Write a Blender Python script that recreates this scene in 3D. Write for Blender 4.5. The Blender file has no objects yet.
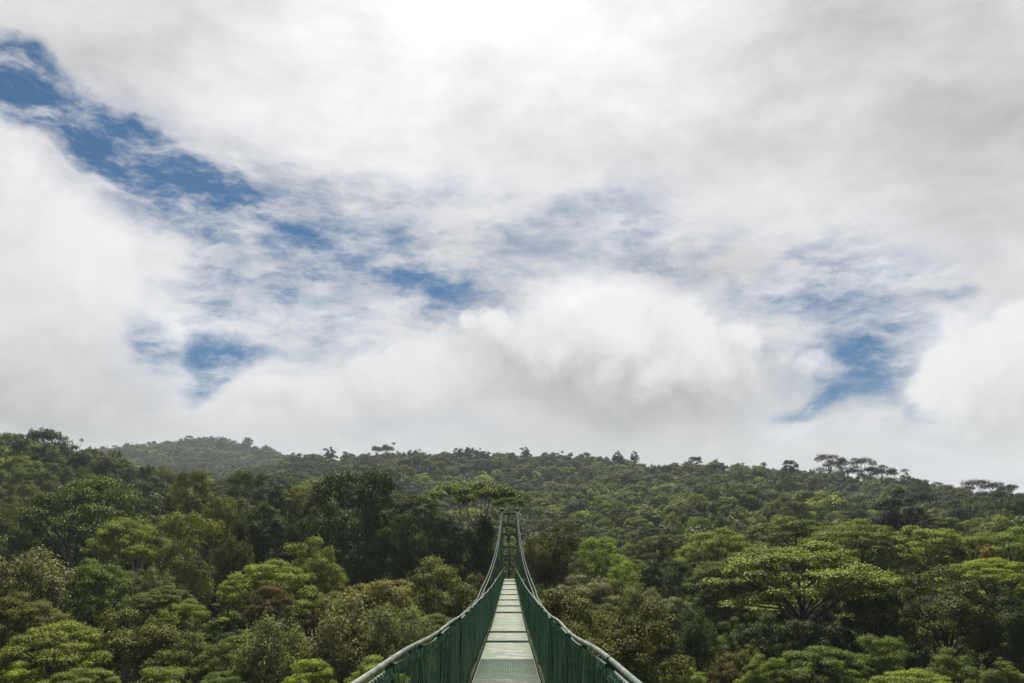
import bpy, math, random
import numpy as np
from mathutils import Vector, Matrix, noise as mnoise

random.seed(7)
RNG = np.random.default_rng(11)
scene = bpy.context.scene
COL = scene.collection
R = math.radians

# ------------------------------------------------------------------ camera model
F = 826.0                       # focal length in pixels of the 1024 px wide photograph
PITCH = math.atan((560 - 341.5) / F)
CP, SP = math.cos(PITCH), math.sin(PITCH)


def ray(px, py):
    a = (px - 512) / F
    b = -(py - 341.5) / F
    return (a, CP - b * SP, SP + b * CP)


def at(px, py, Y):
    r = ray(px, py)
    t = Y / r[1]
    return Vector((r[0] * t, Y, r[2] * t))


def project(v):
    d = v.y * CP + v.z * SP
    u = -v.y * SP + v.z * CP
    return 512 + F * v.x / d, 341.5 - F * u / d


def z_at(py, Y):
    return Y * math.tan(PITCH - math.atan((py - 341.5) / F))


# ------------------------------------------------------------------ materials
def new_mat(name):
    m = bpy.data.materials.new(name)
    m.use_nodes = True
    nt = m.node_tree
    nt.nodes.clear()
    out = nt.nodes.new('ShaderNodeOutputMaterial')
    return m, nt, out


def node(nt, t, **kw):
    n = nt.nodes.new(t)
    for k, v in kw.items():
        setattr(n, k, v)
    return n


def math_n(nt, op, a, b=None, c=None, clamp=False):
    n = node(nt, 'ShaderNodeMath', operation=op, use_clamp=clamp)
    for i, v in enumerate((a, b, c)):
        if v is None:
            continue
        if isinstance(v, (int, float)):
            n.inputs[i].default_value = v
        else:
            nt.links.new(v, n.inputs[i])
    return n.outputs[0]


def mixc(nt, fac, a, b, mode='MIX'):
    n = node(nt, 'ShaderNodeMix', data_type='RGBA', blend_type=mode)
    n.clamp_factor = True
    for sock, v in ((n.inputs[0], fac), (n.inputs[6], a), (n.inputs[7], b)):
        if isinstance(v, (int, float)):
            sock.default_value = v
        elif isinstance(v, tuple):
            sock.default_value = (*v[:3], 1)
        else:
            nt.links.new(v, sock)
    return n.outputs[2]


def noise_n(nt, scale, detail=3, rough=0.55, vec=None, w=None):
    n = node(nt, 'ShaderNodeTexNoise')
    n.inputs['Scale'].default_value = scale
    n.inputs['Detail'].default_value = detail
    n.inputs['Roughness'].default_value = rough
    if vec is not None:
        nt.links.new(vec, n.inputs['Vector'])
    return n


def principled(nt, out, rough=0.6, spec=0.4, metal=0.0):
    p = node(nt, 'ShaderNodeBsdfPrincipled')
    p.inputs['Roughness'].default_value = rough
    p.inputs['Specular IOR Level'].default_value = spec
    p.inputs['Metallic'].default_value = metal
    nt.links.new(p.outputs[0], out.inputs[0])
    return p


def leaf_material(name, from_instancer):
    m, nt, out = new_mat(name)
    if from_instancer:
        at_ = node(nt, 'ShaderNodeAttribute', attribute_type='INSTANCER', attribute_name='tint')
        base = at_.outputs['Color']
    else:
        oi = node(nt, 'ShaderNodeObjectInfo')
        base = oi.outputs['Color']
    v = node(nt, 'ShaderNodeAttribute', attribute_type='GEOMETRY', attribute_name='leaf_tone')
    h = node(nt, 'ShaderNodeAttribute', attribute_type='GEOMETRY', attribute_name='leaf_hue')
    c1 = mixc(nt, 1.0, base, (1, 1, 1), 'MULTIPLY')
    # older leaves drift to brown olive, young ones to yellow green
    warm = mixc(nt, 1.0, base, (1.16, 1.03, 0.75), 'MULTIPLY')
    c2 = mixc(nt, h.outputs['Fac'], c1, warm)
    vm = node(nt, 'ShaderNodeVectorMath', operation='SCALE')
    nt.links.new(c2, vm.inputs[0])
    nt.links.new(v.outputs['Fac'], vm.inputs['Scale'])
    col = vm.outputs[0]
    p = node(nt, 'ShaderNodeBsdfPrincipled')
    p.inputs['Roughness'].default_value = 0.68
    p.inputs['Specular IOR Level'].default_value = 0.2
    nt.links.new(col, p.inputs['Base Color'])
    tr = node(nt, 'ShaderNodeBsdfTranslucent')
    tcol = mixc(nt, 1.0, col, (1.35, 1.4, 0.45), 'MULTIPLY')
    nt.links.new(tcol, tr.inputs['Color'])
    mx = node(nt, 'ShaderNodeMixShader')
    mx.inputs[0].default_value = 0.17
    nt.links.new(p.outputs[0], mx.inputs[1])
    nt.links.new(tr.outputs[0], mx.inputs[2])
    nt.links.new(mx.outputs[0], out.inputs[0])
    return m


LEAF = leaf_material('leaf', False)
FOREST_LEAF = leaf_material('forest_leaf', True)


def bark_material(name, c1, c2):
    m, nt, out = new_mat(name)
    p = principled(nt, out, 0.85, 0.2)
    tc = node(nt, 'ShaderNodeTexCoord')
    n = noise_n(nt, 9, 4, 0.6, tc.outputs['Object'])
    r = node(nt, 'ShaderNodeValToRGB')
    r.color_ramp.elements[0].color = (*c1, 1)
    r.color_ramp.elements[1].color = (*c2, 1)
    r.color_ramp.elements[0].position = 0.35
    r.color_ramp.elements[1].position = 0.65
    nt.links.new(n.outputs['Fac'], r.inputs[0])
    nt.links.new(r.outputs[0], p.inputs['Base Color'])
    return m


BARK = bark_material('bark', (0.05, 0.04, 0.03), (0.11, 0.095, 0.075))
PALE_BARK = bark_material('pale_bark', (0.22, 0.2, 0.17), (0.4, 0.37, 0.32))


def paint_material(name, base, worn, thr, rough=0.45, spec=0.5, scale=7, metal=0.0, bump=0.0):
    """painted steel that has rubbed, chalky patches"""
    m, nt, out = new_mat(name)
    p = principled(nt, out, rough, spec, metal)
    tc = node(nt, 'ShaderNodeTexCoord')
    n = noise_n(nt, scale, 6, 0.68, tc.outputs['Object'])
    r = node(nt, 'ShaderNodeValToRGB')
    r.color_ramp.elements[0].position = thr
    r.color_ramp.elements[1].position = min(1, thr + 0.16)
    r.color_ramp.elements[0].color = (*base, 1)
    r.color_ramp.elements[1].color = (*worn, 1)
    nt.links.new(n.outputs['Fac'], r.inputs[0])
    n2 = noise_n(nt, scale * 6, 3, 0.6, tc.outputs['Object'])
    k = math_n(nt, 'MULTIPLY_ADD', n2.outputs['Fac'], 0.7, 0.65)
    vm = node(nt, 'ShaderNodeVectorMath', operation='SCALE')
    nt.links.new(r.outputs[0], vm.inputs[0])
    nt.links.new(k, vm.inputs['Scale'])
    nt.links.new(vm.outputs[0], p.inputs['Base Color'])
    rr = math_n(nt, 'MULTIPLY_ADD', n.outputs['Fac'], 0.3, rough - 0.12)
    nt.links.new(rr, p.inputs['Roughness'])
    return m


GREEN = paint_material('green_paint', (0.022, 0.090, 0.048), (0.05, 0.12, 0.075), 0.55, 0.5, 0.4)
GREEN_WIRE = paint_material('green_coated_wire', (0.030, 0.112, 0.062), (0.15, 0.28, 0.18), 0.47, 0.45, 0.45, 3)
_nt = GREEN_WIRE.node_tree
_n = next(n_ for n_ in _nt.nodes if n_.type == 'TEX_NOISE' and n_.inputs['Scale'].default_value == 3)
_tc = next(n_ for n_ in _nt.nodes if n_.type == 'TEX_COORD')
_mp = node(_nt, 'ShaderNodeMapping')
_mp.inputs['Scale'].default_value = (0.2, 1.6, 0.25)        # faded bands run up the mesh
_nt.links.new(_tc.outputs['Object'], _mp.inputs[0])
_nt.links.new(_mp.outputs[0], _n.inputs['Vector'])
WIRE_LIGHT = paint_material('faded_green_wire', (0.10, 0.24, 0.155), (0.30, 0.42, 0.32), 0.5, 0.5, 0.4, 2)
EDGE = paint_material('dirty_edge_beam', (0.03, 0.045, 0.03), (0.07, 0.062, 0.042), 0.45, 0.9, 0.03, 3)
RAIL = paint_material('weathered_rail_paint', (0.08, 0.15, 0.115), (0.27, 0.265, 0.24), 0.44, 0.55, 0.3, 4)
CABLE = paint_material('steel_cable', (0.06, 0.11, 0.085), (0.16, 0.20, 0.175), 0.45, 0.55, 0.3, 5)
DARKSTEEL = paint_material('dark_beam_paint', (0.016, 0.05, 0.033), (0.05, 0.045, 0.03), 0.55, 0.6, 0.3)


def edge_stain(m_, col, half=0.5):
    """algae and dirt creeping in from both long edges of a deck plate"""
    nt_ = m_.node_tree
    p_ = next(n_ for n_ in nt_.nodes if n_.type == 'BSDF_PRINCIPLED')
    src = p_.inputs['Base Color'].links[0].from_socket
    tc_ = node(nt_, 'ShaderNodeTexCoord')
    sx = node(nt_, 'ShaderNodeSeparateXYZ')
    nt_.links.new(tc_.outputs['Object'], sx.inputs[0])
    ax = math_n(nt_, 'ABSOLUTE', sx.outputs[0])
    nz = noise_n(nt_, 3.5, 5, 0.65, tc_.outputs['Object'])
    k = math_n(nt_, 'MULTIPLY_ADD', nz.outputs['Fac'], 0.42, -0.21)
    k = math_n(nt_, 'ADD', ax, k)
    mr_ = node(nt_, 'ShaderNodeMapRange')
    mr_.inputs['From Min'].default_value = half * 0.55
    mr_.inputs['From Max'].default_value = half * 1.0
    nt_.links.new(k, mr_.inputs[0])
    nt_.links.new(mixc(nt_, mr_.outputs[0], src, col), p_.inputs['Base Color'])


PLATE_WORN = paint_material('worn_plate', (0.085, 0.14, 0.095), (0.30, 0.295, 0.26), 0.42, 0.6, 0.3, 2.2)
JOINT = paint_material('joint_plate', (0.016, 0.034, 0.022), (0.04, 0.056, 0.04), 0.55, 0.95, 0.0, 3)
PLATE_GREEN = paint_material('green_plate', (0.085, 0.17, 0.115), (0.17, 0.25, 0.18), 0.5, 0.55, 0.4, 2.2)

edge_stain(PLATE_WORN, (0.10, 0.15, 0.095))
edge_stain(PLATE_GREEN, (0.06, 0.085, 0.05))

# ground under the trees
GROUND, nt, out = new_mat('forest_floor')
p = principled(nt, out, 0.95, 0.1)
tc = node(nt, 'ShaderNodeTexCoord')
n = noise_n(nt, 0.15, 6, 0.65, tc.outputs['Object'])
r = node(nt, 'ShaderNodeValToRGB')
r.color_ramp.elements[0].color = (0.018, 0.022, 0.01, 1)
r.color_ramp.elements[1].color = (0.04, 0.05, 0.018, 1)
nt.links.new(n.outputs['Fac'], r.inputs[0])
nt.links.new(r.outputs[0], p.inputs['Base Color'])


# ------------------------------------------------------------------ object helpers
def tag(o, label=None, cat=None, group=None, kind=None):
    if label:
        o['label'] = label
    if cat:
        o['category'] = cat
    if group:
        o['group'] = group
    if kind:
        o['kind'] = kind
    return o


def link_mesh(name, mesh, parent=None):
    o = bpy.data.objects.new(name, mesh)
    COL.objects.link(o)
    if parent is not None:
        o.parent = parent
    return o


class MB:
    """collects verts and faces"""

    def __init__(self):
        self.v = []
        self.f = []

    def tube(self, pts, rad, sides=8, cap=True):
        pts = [Vector(p_) for p_ in pts]
        n_ = len(pts)
        rads = rad if isinstance(rad, (list, tuple)) else [rad] * n_
        b0 = len(self.v)
        for i, p_ in enumerate(pts):
            t = (pts[min(i + 1, n_ - 1)] - pts[max(i - 1, 0)]).normalized()
            up = Vector((0, 0, 1)) if abs(t.z) < 0.95 else Vector((0, 1, 0))
            a = t.cross(up).normalized()
            b = a.cross(t).normalized()
            for k in range(sides):
                an = 2 * math.pi * (k + 0.5) / sides
                self.v.append(p_ + (a * math.cos(an) + b * math.sin(an)) * rads[i])
        for i in range(n_ - 1):
            for k in range(sides):
                k2 = (k + 1) % sides
                self.f.append((b0 + i * sides + k, b0 + i * sides + k2, b0 + (i + 1) * sides + k2, b0 + (i + 1) * sides + k))
        if cap:
            self.f.append(tuple(b0 + k for k in reversed(range(sides))))
            self.f.append(tuple(b0 + (n_ - 1) * sides + k for k in range(sides)))

    def box(self, c, sx, sy, sz, rot=None):
        b0 = len(self.v)
        for dz in (-1, 1):
            for dx, dy in ((-1, -1), (1, -1), (1, 1), (-1, 1)):
                q = Vector((dx * sx / 2, dy * sy / 2, dz * sz / 2))
                if rot:
                    q = rot @ q
                self.v.append(Vector(c) + q)
        for f in ((3, 2, 1, 0), (4, 5, 6, 7), (0, 1, 5, 4), (1, 2, 6, 5), (2, 3, 7, 6), (3, 0, 4, 7)):
            self.f.append(tuple(b0 + i for i in f))

    def build(self, name, mat, parent=None, smooth=False, origin=None):
        me = bpy.data.meshes.new(name)
        o_ = Vector(origin) if origin is not None else Vector((0, 0, 0))
        me.from_pydata([tuple(p_ - o_) for p_ in self.v], [], self.f)
        me.materials.append(mat)
        if smooth:
            me.polygons.foreach_set('use_smooth', [True] * len(me.polygons))
        o = link_mesh(name, me, parent)
        if origin is not None:
            o.location = o_
        return o


def interp(x, xs, ys):
    return float(np.interp(x, xs, ys))


def smooth_interp(x, xs, ys):
    s = 0
    for d in (-3, -1.5, 0, 1.5, 3):
        s += interp(x + d, xs, ys)
    return s / 5


# ------------------------------------------------------------------ the suspension bridge
DY = [-16, -6, 0, 12.6, 17, 28, 41, 66, 84]
DZ = [-1.45, -1.57, -1.61, -1.71, -1.80, -1.97, -1.93, -1.86, -1.80]
Y0, Y1 = -13.0, 83.0
TOWER_Y = 82.0


def cx(y):
    return -0.055 - 0.0022 * y


def deck_z(y):
    return smooth_interp(y, DY, DZ)


RY = [-16, 0, 3.6, 6.4, 9.6, 17, 28, 41, 66, 84]
RZ = [-0.20, -0.36, -0.48, -0.585, -0.665, -0.80, -0.88, -0.87, -0.82, -0.76]


def rail_z(y):
    return smooth_interp(y, RY, RZ) + 0.010 * math.sin(y * 1.5) * (1 if y > 2 else 0)


def cable_z(y):
    if y < 21.5:
        return rail_z(y) - 0.03 - 0.05 * min(1, max(0, (19 - y) / 8))
    return -0.94 + 0.00112 * (y - 12) ** 2 if y > 12 else -0.94 + 0.0016 * (y - 12) ** 2


bridge = bpy.data.objects.new('suspension_footbridge', None)
COL.objects.link(bridge)
tag(bridge, 'long narrow green suspension footbridge with wire mesh sides hanging over the forest', 'bridge')

# deck plates: worn pale ones between darker green ones, dark joints between
cuts = [-13, -10.8, -8.6, -6.4, -4.2, -2.0, 0.2, 2.4, 4.6, 6.8, 9.2, 11.4, 13.3, 16.4, 20.3, 20.9, 23.6, 24.3, 27.2, 28.8, 33.0, 33.9, 37.4, 38.3,
        42.6, 43.6, 48.6, 49.8, 56.0, 57.4, 66.0, 68.0, 75.5, 77.5, 82.6]
dark_plates = {13.3, 20.3, 23.6, 27.2, 33.0, 37.4, 42.6, 48.6, 56.0, 66.0, 75.5, 6.8, -4.2}
HW = 0.5
for i, (a, b) in enumerate(zip(cuts[:-1], cuts[1:])):
    m_ = MB()
    gap = 0.02
    a2, b2 = a + gap, b - gap
    steps = 4
    for k in range(steps + 1):
        y = a2 + (b2 - a2) * k / steps
        z = deck_z(y)
        for x, dz in ((-HW, -0.045), (-HW, 0.0), (HW, 0.0), (HW, -0.045)):
            m_.v.append(Vector((cx(y) + x, y, z + dz)))
    for k in range(steps):
        q = k * 4
        m_.f += [(q + 1, q + 2, q + 6, q + 5), (q, q + 1, q + 5, q + 4), (q + 2, q + 3, q + 7, q + 6), (q + 3, q, q + 4, q + 7)]
    m_.f += [(0, 3, 2, 1), (steps * 4, steps * 4 + 1, steps * 4 + 2, steps * 4 + 3)]
    # raised ribs of the grip grating on the nearer plates
    if a < 16:
        y = a2 + 0.04
        while y < b2 - 0.03:
            m_.box((cx(y), y, deck_z(y) + 0.001), 0.98, 0.010, 0.004)
            y += 0.05
        for xx in np.arange(-0.48, 0.481, 0.04):
            m_.tube([(cx(yy) + xx, yy, deck_z(yy) + 0.0005) for yy in np.linspace(a2 + 0.02, b2 - 0.02, 5)], 0.0026, 4)
    o = m_.build('deck_plate', (PLATE_GREEN if b - a > 1.5 and a < 30 else JOINT) if a in dark_plates else PLATE_WORN, bridge, origin=(cx((a + b) / 2), (a + b) / 2, deck_z((a + b) / 2)))
    if a in dark_plates:
        o['label'] = 'dark green unworn deck plate'
for a in cuts:
    m_ = MB()
    m_.box((cx(a), a, deck_z(a) - 0.10), 1.42, 0.09, 0.10)
    m_.build('cross_beam', DARKSTEEL, bridge, origin=(cx(a), a, deck_z(a)))
for s in (-1, 1):
    m_ = MB()
    ys = np.linspace(Y0, Y1 - 0.6, 120)
    for (x, w, h, z) in ((0.531, 0.056, 0.10, 0.012),):
        for y, y2 in zip(ys[:-1], ys[1:]):
            b0 = len(m_.v)
            for yy in (y, y2):
                for dx, dz in ((-w / 2, -h / 2), (w / 2, -h / 2), (w / 2, h / 2), (-w / 2, h / 2)):
                    m_.v.append(Vector((cx(yy) + s * x + dx, yy, deck_z(yy) + z + dz)))
            m_.f += [(b0 + k, b0 + (k + 1) % 4, b0 + 4 + (k + 1) % 4, b0 + 4 + k) for k in range(4)]
    m_.build('edge_beam', EDGE, bridge)
    # handrail
    m_ = MB()
    ys = np.concatenate([np.linspace(Y0, 30, 130), np.linspace(30.5, Y1 - 1.5, 60)])
    m_.tube([(cx(y) + s * (0.585 + 0.006 * math.sin(y * 1.3 + s)), y, rail_z(y)) for y in ys], 0.0145, 10)
    rail = m_.build('handrail', RAIL, bridge, True)
    for y in (1.5, 4.7, 7.9, 11.0, 14.6):
        c_ = MB()
        c_.tube([(cx(y - 0.03) + s * 0.585, y - 0.03, rail_z(y - 0.03)), (cx(y + 0.03) + s * 0.585, y + 0.03, rail_z(y + 0.03))], 0.0175, 10)
        c_.build('rail_clamp', GREEN, rail, True)
    # a second thinner line under the rail
    m_ = MB()
    m_.tube([(cx(y) + s * 0.575, y, rail_z(y) - 0.075) for y in ys], 0.009, 6)
    m_.build('mesh_tension_wire', CABLE, bridge, True)
    # posts
    for y in np.arange(-11.5, 80, 1.62):
        p_ = MB()
        p_.tube([(cx(y) + s * 0.592, y, deck_z(y) - 0.1), (cx(y) + s * 0.585, y, rail_z(y) - 0.02)], 0.028, 6)
        p_.build('fence_post', DARKSTEEL, bridge, origin=(cx(y) + s * 0.592, y, deck_z(y)))
    # woven wire mesh: diagonals running both ways
    m_ = MB()

    def slack(yy, t):
        return math.sin(math.pi * t) * (0.022 * math.sin(yy * 1.9 + s) + 0.014 * math.sin(yy * 4.7 + 2 * t + s))

    def wire(pts, rad):
        m_.tube(pts, rad, 3, False)
    y = Y0
    while y < Y1 - 2:
        cell = 0.09 if y < 20 else (0.09 if y < 45 else 0.16)
        rad = 0.0019 if y < 8 else (0.0024 if y < 20 else (0.0042 if y < 45 else 0.009))
        lean = 0.62
        for dirn in (-1, 1):
            q = []
            for k in range(5):
                t = k / 4
                yy = y + dirn * lean * t
                zb, zt = deck_z(yy) + 0.03, rail_z(yy) - 0.04
                q.append((cx(yy) + s * (0.57 + 0.005 * dirn + slack(yy, t)), yy, zb + (zt - zb) * t))
            wire(q, rad)
        # twisted knuckle along the top edge
        if y < 14:
            zt = rail_z(y) - 0.07
            wire([(cx(y) + s * 0.555, y, zt - 0.02), (cx(y) + s * 0.575, y + 0.012, zt + 0.035)], 0.006)
        y += cell
    nf = len(m_.f)
    y = Y0
    while y < 60:
        zb, zt = deck_z(y) + 0.03, rail_z(y) - 0.03
        rad = 0.0042 if y < 12 else (0.006 if y < 30 else 0.010)
        m_.tube([(cx(y) + s * (0.558 + slack(y, t)), y + 0.03 * math.sin(t * 4 + y * 3), zb + (zt - zb) * t) for t in (0, .25, .5, .75, 1)], rad, 4, False)
        y += (0.30 if y < 25 else 0.55) * random.uniform(0.8, 1.2)
    wm = m_.build('wire_mesh', GREEN_WIRE, bridge)
    wm.data.materials.append(WIRE_LIGHT)
    wm.data.polygons.foreach_set('material_index', [0 if i_ < nf else 1 for i_ in range(len(m_.f))])
    # two main cables each side and the hangers to the deck
    ys = np.linspace(Y0, TOWER_Y, 120)
    for off in (0.655, 0.75):
        m_ = MB()
        m_.tube([(cx(y) + s * (off + 0.02 * abs(y - 12) / 70 - (off - 0.612 - 0.1 * (off - 0.655)) * min(1, max(0, (24 - y) / 10))), y, cable_z(y)) for y in ys], 0.0135, 8)
        m_.build('suspension_cable', CABLE, bridge, True)
    for y in [c_ for c_ in cuts if c_ > 25] + [(a + b) / 2 for a, b in zip(cuts[:-1], cuts[1:]) if a > 25]:
        if y > 80:
            continue
        m_ = MB()
        m_.tube([(cx(y) + s * 0.70, y, deck_z(y) - 0.08), (cx(y) + s * 0.72, y, cable_z(y))], 0.014, 5)
        m_.build('hanger_rod', GREEN, bridge, origin=(cx(y) + s * 0.7, y, deck_z(y)))

for s in (-1, 1):
    for off in (0.68, 0.78):
        m_ = MB()
        m_.tube([(cx(TOWER_Y) + s * off, TOWER_Y, cable_z(TOWER_Y)), (cx(92) + s * (off + 0.25), 92, -1.2), (cx(98) + s * (off + 0.4), 98, -5.5)], 0.019, 8)
        m_.build('backstay_cable', CABLE, bridge, True)
m_ = MB()
m_.box((cx(85), 84.9, deck_z(83) - 0.5), 3.0, 4.5, 0.9)
m_.build('landing', PALE_BARK, bridge, origin=(cx(85), 84.9, deck_z(83)))

# portal tower at the far end
tower = bpy.data.objects.new('portal_tower', None)
COL.objects.link(tower)
tower.parent = bridge
txc = cx(TOWER_Y)
tower.location = (txc, TOWER_Y, deck_z(TOWER_Y))
TOPZ = z_at(511, TOWER_Y)
zb = -14.0


def rel(v):
    return Vector(v) - tower.location


for s in (-1, 1):
    m_ = MB()
    for dx in (-0.09, 0.09):
        for dy in (-0.2, 0.2):
            m_.tube([rel((txc + s * 0.80 + dx, TOWER_Y + dy, zb)), rel((txc + s * 0.72 + dx, TOWER_Y + dy, TOPZ))], 0.042, 8)
    z = zb
    k = 0
    while z < TOPZ - 0.3:
        for dy in (-0.2, 0.2):
            xa = txc + s * (0.80 - 0.08 * (z - zb) / (TOPZ - zb))
            e = 0.09 if k % 2 else -0.09
            m_.tube([rel((xa - e, TOWER_Y + dy, z)), rel((xa + e, TOWER_Y + dy, min(z + 0.45, TOPZ)))], 0.018, 5)
        z += 0.45
        k += 1
    m_.build('tower_leg', GREEN, tower, True)
for py in (514, 526, 534.5, 547.5, 556.5):
    z = z_at(py, TOWER_Y)
    m_ = MB()
    m_.box(rel((txc, TOWER_Y, z)), 1.34, 0.3, 0.11)
    m_.build('crossbar', GREEN, tower)
for (pa, pb) in ((526, 534.5), (547.5, 556.5)):
    za, zb_ = z_at(pa, TOWER_Y), z_at(pb, TOWER_Y)
    m_ = MB()
    m_.tube([rel((txc - 0.6, TOWER_Y - 0.03, za)), rel((txc + 0.6, TOWER_Y - 0.03, zb_))], 0.042, 6)
    m_.tube([rel((txc + 0.6, TOWER_Y + 0.09, za)), rel((txc - 0.6, TOWER_Y + 0.09, zb_))], 0.042, 6)
    m_.build('cross_brace', GREEN, tower)
for s in (-1, 1):
    m_ = MB()
    m_.box(rel((txc + s * 0.74, TOWER_Y, TOPZ + 0.06)), 0.34, 0.6, 0.1)
    m_.tube([rel((txc + s * 0.74 - 0.16, TOWER_Y, TOPZ + 0.18)), rel((txc + s * 0.74 + 0.16, TOWER_Y, TOPZ + 0.16))], 0.1, 10)
    m_.build('cable_saddle', GREEN, tower)

# ------------------------------------------------------------------ terrain
PXC = [-500, -150, 0, 95, 125, 200, 255, 300, 400, 500, 600, 700, 800, 900, 1024, 1200, 1550]
DEP = [20, 45, 67, 90, 130, 165, 200, 260, 350, 450, 560, 700, 900, 1100, 1400, 2600]
# canopy-top pixel row at each depth, one row of numbers per column of PXC
CAN = [
    [900, 740, 650, 590, 530, 490, 470, 440, 425, 430, 440, 450, 455, 455, 475, 520],
    [900, 740, 655, 595, 540, 500, 470, 440, 425, 432, 440, 450, 455, 455, 475, 520],
    [900, 740, 655, 600, 545, 505, 478, 447, 436, 440, 450, 460, 465, 462, 480, 525],
    [900, 740, 660, 605, 540, 495, 480, 462, 452, 458, 464, 466, 458, 445, 470, 525],
    [900, 740, 662, 605, 535, 492, 483, 484, 486, 484, 482, 476, 456, 442, 470, 525],
    [900, 740, 665, 605, 520, 482, 488, 492, 490, 488, 486, 476, 454, 435, 468, 525],
    [900, 740, 662, 600, 515, 484, 490, 492, 486, 476, 463, 472, 462, 445, 472, 525],
    [900, 740, 660, 595, 510, 485, 492, 492, 482, 468, 452, 472, 472, 465, 480, 525],
    [900, 750, 660, 600, 510, 488, 496, 494, 480, 464, 450, 464, 475, 475, 490, 525],
    [900, 760, 670, 605, 560, 545, 535, 520, 498, 474, 449, 464, 480, 485, 495, 525],
    [900, 740, 640, 590, 555, 535, 530, 518, 497, 474, 452, 468, 485, 490, 500, 525],
    [900, 730, 650, 580, 540, 522, 514, 505, 484, 461, 472, 485, 495, 500, 510, 530],
    [900, 720, 620, 560, 524, 520, 520, 510, 486, 464, 475, 490, 500, 505, 512, 530],
    [900, 720, 620, 570, 526, 520, 520, 515, 494, 476, 485, 495, 505, 508, 515, 530],
    [900, 720, 625, 570, 528, 520, 514, 505, 494, 500, 505, 508, 510, 512, 515, 530],
    [900, 720, 625, 570, 528, 515, 508, 500, 494, 500, 505, 508, 510, 512, 515, 530],
    [900, 720, 625, 570, 528, 510, 500, 494, 490, 496, 505, 508, 510, 512, 515, 530],
]
LD = np.log(DEP)
ZT = np.array([[z_at(py, d) for py, d in zip(row, DEP)] for row in CAN])
TH = np.interp(LD, np.log([20, 120, 200, 2000]), [15, 15, 11, 11])
GT = ZT - TH[None, :]


def ground_z(x, y):
    d = max(y, 20.0)
    px = 512 + F * x / (d * CP)
    ld = math.log(min(d, 2599))
    i = int(np.clip(np.searchsorted(PXC, px) - 1, 0, len(PXC) - 2))
    j = int(np.clip(np.searchsorted(LD, ld) - 1, 0, len(LD) - 2))
    u = min(max((px - PXC[i]) / (PXC[i + 1] - PXC[i]), 0), 1)
    v = min(max((ld - LD[j]) / (LD[j + 1] - LD[j]), 0), 1)
    u = u * u * (3 - 2 * u)
    v2 = v
    z = (GT[i, j] * (1 - u) + GT[i + 1, j] * u) * (1 - v2) + (GT[i, j + 1] * (1 - u) + GT[i + 1, j + 1] * u) * v2
    g = max(0.0, min((d - 170) / 80, 1, (470 - d) / 90))
    z += g * 9.5 * (mnoise.noise(Vector((x / 75, y / 110, 9.3))) + 0.5 * mnoise.noise(Vector((x / 33, y / 45, 2.3))))
    return z + 0.012 * min(d, 500) * 0.5 * mnoise.noise(Vector((x / 60, y / 60, 3.1)))


def canopy_height(y):
    return float(np.interp(math.log(max(y, 20)), LD, TH))


gy = np.unique(np.concatenate([np.linspace(-300, 0, 7), np.linspace(0, 200, 41), np.linspace(200, 700, 51), np.linspace(700, 1500, 41), np.linspace(1500, 4200, 12)]))
gx = np.unique(np.concatenate([np.linspace(-3600, -1200, 9), np.linspace(-1200, -300, 37), np.linspace(-300, 300, 101), np.linspace(300, 1200, 37), np.linspace(1200, 3600, 9)]))
verts, faces = [], []
for y in gy:
    for x in gx:
        verts.append((x, y, ground_z(x, y)))
nx = len(gx)
for j in range(len(gy) - 1):
    for i in range(nx - 1):
        a = j * nx + i
        faces.append((a, a + 1, a + nx + 1, a + nx))
me = bpy.data.meshes.new('terrain')
me.from_pydata(verts, [], faces)
me.materials.append(GROUND)
me.polygons.foreach_set('use_smooth', [True] * len(me.polygons))
terrain = link_mesh('terrain', me)
tag(terrain, 'dark forest floor of the valley and hills', 'ground', kind='structure')


# ------------------------------------------------------------------ trees: the shapes
def unit(v):
    return v / np.maximum(np.linalg.norm(v, axis=1, keepdims=True), 1e-6)


def leaf_mesh(name, C, N, L, W, tone, hue, mat, rng):
    n_ = len(C)
    N = unit(N)
    t = unit(np.cross(N, rng.normal(size=(n_, 3))))
    b = np.cross(N, t)
    L = (L * rng.uniform(0.65, 1.35, n_))[:, None]
    Wd = L * W
    fold = N * Wd * 0.28
    V = np.stack([C - t * L * 0.5, C + b * Wd * 0.5 + fold, C + t * L * 0.5 - N * L * 0.12, C - b * Wd * 0.5 + fold], axis=1).reshape(-1, 3)
    me_ = bpy.data.meshes.new(name)
    me_.vertices.add(n_ * 4)
    me_.vertices.foreach_set('co', V.astype(np.float32).ravel())
    me_.loops.add(n_ * 4)
    me_.loops.foreach_set('vertex_index', np.arange(n_ * 4, dtype=np.int32))
    me_.polygons.add(n_)
    me_.polygons.foreach_set('loop_start', np.arange(0, n_ * 4, 4, dtype=np.int32))
    for nm, arr in (('leaf_tone', tone), ('leaf_hue', hue)):
        a_ = me_.attributes.new(nm, 'FLOAT', 'FACE')
        a_.data.foreach_set('value', arr.astype(np.float32))
    me_.update(calc_edges=True)
    me_.validate()
    me_.materials.append(mat)
    return me_


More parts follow.
